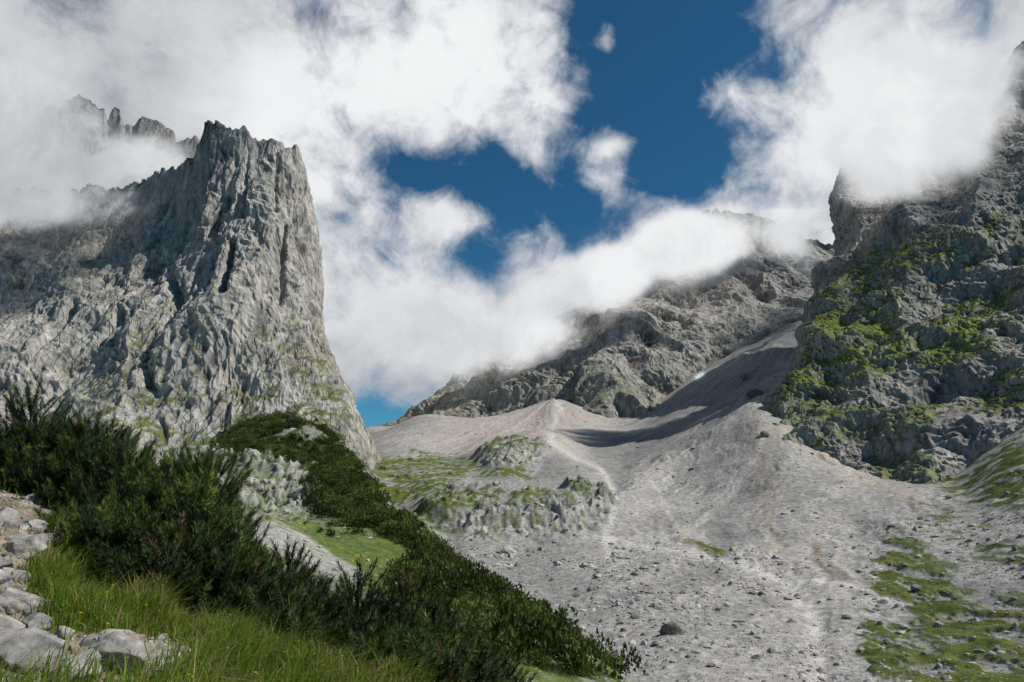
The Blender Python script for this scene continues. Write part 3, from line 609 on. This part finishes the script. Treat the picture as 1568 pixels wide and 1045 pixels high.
front=t.m('SUBTRACT',t.ramp(sx.outputs[1],0.15,0.6,-0.35,0.85),t.ramp(els,0.82,1.1,0.0,1.3))
cov=t.m('ADD',t.m('SUBTRACT',front,blue),white)
dn=t.m('ADD',cov,t.m('ADD',t.m('MULTIPLY',t.m('SUBTRACT',n1,0.5),3.3),t.m('MULTIPLY',t.m('SUBTRACT',n3,0.5),2.0)))
al=t.ramp(dn,-0.35,1.0)
hi=addm([gau(700,110,230,150,0.5),gau(1350,130,220,120,0.4),gau(560,430,130,200,0.1),gau(100,60,260,140,-0.35),gau(620,570,100,80,-0.25)])
br=t.ramp(t.m('ADD',hi,t.m('ADD',t.m('MULTIPLY',t.m('SUBTRACT',n2,0.5),1.8),t.m('MULTIPLY',t.m('SUBTRACT',n1,0.5),1.8))),-0.8,0.8)
cc=t.mix(br,(0.40,0.42,0.45,1),(0.89,0.90,0.91,1))
t.l(t.mix(al,skyc,cc),bg.inputs[0])
# ------------------------------------------------------------ LOW CLOUD BANKS
mc=bpy.data.materials.new('cloud_vapour'); mc.use_nodes=True; t=NT(mc.node_tree)
out=t.n('ShaderNodeOutputMaterial'); em=t.n('ShaderNodeEmission'); tr=t.n('ShaderNodeBsdfTransparent'); mx=t.n('ShaderNodeMixShader')
dens=t.n('ShaderNodeAttribute',attribute_name='dens').outputs['Fac']; shd=t.n('ShaderNodeAttribute',attribute_name='shade').outputs['Fac']
pos=t.n('ShaderNodeNewGeometry').outputs['Position']; nz=t.noise(pos,0.010,7,0.62,0.3)
nn=t.m('SUBTRACT',nz,0.5)
al=t.ramp(t.m('ADD',dens,t.m('MULTIPLY',t.m('MULTIPLY',nn,3.0),t.ramp(dens,0.0,0.4))),0.0,1.4,0,1,True)
t.l(t.mix(t.m('ADD',shd,t.m('MULTIPLY',nn,1.2),clamp=True),(0.36,0.38,0.41,1),(0.86,0.87,0.88,1)),em.inputs[0])  # clouds self-glow: sunlit white and shadow grey are painted into the emission
t.l(al,mx.inputs[0]); t.l(tr.outputs[0],mx.inputs[1]); t.l(em.outputs[0],mx.inputs[2]); t.l(mx.outputs[0],out.inputs[0])
def cloudbank(name,blobs,D,layers=3,gap=25,seed=0):
    B=np.array(blobs,float); u0=(B[:,0]-2.2*B[:,2]).min();u1=(B[:,0]+2.2*B[:,2]).max();v0=(B[:,1]-2.2*B[:,3]).min();v1=(B[:,1]+2.2*B[:,3]).max()
    VV=[];FF=[];DD=[];SS=[];off=0
    for k in range(layers):
        uu,vv=np.meshgrid(np.linspace(u0,u1,160),np.linspace(v0,v1,120)); Dk=D+k*gap+perlin(uu/120+seed,vv/120+k*3)*gap*1.5
        p=W(uu,vv,Dk); de=0;sh=0;ws=1e-6
        ju=perlin(uu/70+k*9+seed,vv/70)*22; jv=perlin(uu/70+k*9,vv/70+40+seed)*18
        for (bu,bv,rx,ry,w_,s_) in blobs:
            g=np.exp(-((uu+ju-bu)/rx)**2-((vv+jv-bv)/ry)**2); de=de+g*w_; sh=sh+g*s_; ws=ws+g
        e=np.minimum(np.minimum(uu-u0,u1-uu),np.minimum(vv-v0,v1-vv)); de=de*sst(0,15,e)-0.03
        VV.append(p.reshape(-1,3));FF.append(gridfaces(120,160)+off);off+=uu.size;DD.append(de.ravel());SS.append((sh/ws).ravel())
    return make_mesh(name,np.concatenate(VV),np.concatenate(FF),[mc],{'dens':np.concatenate(DD),'shade':np.concatenate(SS)})
cloudbank('cloud',[(-10,225,95,60,1.1,.3),(50,275,100,42,.85,.25),(-150,200,200,140,1.3,.25),(130,285,95,38,.85,.35),(235,255,50,36,.65,.5),(0,130,90,50,.9,.5),(200,238,50,26,.5,.5),(110,205,60,36,.3,.4)],840,3,30,1)
cloudbank('cloud',[(-30,300,120,38,.65,.2),(90,315,95,32,.6,.25),(-160,280,120,60,.7,.2),(185,295,55,22,.45,.3)],600,2,20,5)
cloudbank('cloud',[(1040,374,72,38,1.6,1.0),(960,405,70,30,1.3,.95),(880,442,75,38,1.3,.85),(790,492,88,42,1.2,.75),(700,532,80,40,1.1,.6),(620,510,90,60,.7,.6),(1100,358,38,24,.8,.8)],930,3,30,2)
cloudbank('cloud',[(1215,365,38,30,.9,.6),(1240,400,28,28,.5,.5),(1170,335,60,24,.5,.8)],880,2,20,3)
cloudbank('cloud',[(1395,208,105,42,1.4,.85),(1320,235,55,36,1.1,.8),(1465,165,50,54,1.3,.8),(1360,278,85,30,.7,.6),(1420,110,110,70,1.2,.9),(1485,242,45,24,.5,.5),(1530,120,35,50,.35,.6)],560,3,16,4)
# cloud sheets added above the frame, set sunward to cast shade on the walls
VV=[];FF=[];DD=[];off=0
for (u,v,D,R1,R2,bt,am) in ((20,420,620,110,75,1.25,1.2),(150,320,700,90,70,1.25,1.2),(1100,430,1120,130,70,1.0,1.0),(1500,300,560,70,45,1.5,1.0),(1180,500,950,50,70,1.05,1.5)):
    p=W(u,v,D); s_=np.array(sd_); tt_=(bt*p[1]-p[2])/(s_[2]-bt*s_[1]); c_0=p+s_*tt_
    xx,yy=np.meshgrid(np.linspace(-2.2,2.2,70),np.linspace(-2.2,2.2,70)); jx=perlin(xx*1.3+u,yy*1.3)*.5
    de=np.exp(-(xx+jx)**2-(yy+jx*.7)**2)*am-.05
    VV.append(np.stack([c_0[0]+xx*R1,c_0[1]+yy*R2*1.3,c_0[2]+perlin(xx*2+u,yy*2)*12],-1).reshape(-1,3)); FF.append(gridfaces(70,70)+off); off+=4900; DD.append(de.ravel())
DD=np.concatenate(DD); make_mesh('cloud',np.concatenate(VV),np.concatenate(FF),[mc],{'dens':DD,'shade':DD*0+.15})
# ------------------------------------------------------------ CAMERA
cam=bpy.data.cameras.new('camera'); cam.lens=24; cam.sensor_width=36; cam.clip_start=0.05; cam.clip_end=30000
co=bpy.data.objects.new('camera',cam); co.rotation_euler=(math.radians(90)+PT,0,0); sc.collection.objects.link(co); sc.camera=co
sc.view_settings.view_transform='Standard'; sc.view_settings.look='None'; sc.view_settings.exposure=0
print('done',time.time()-T0)
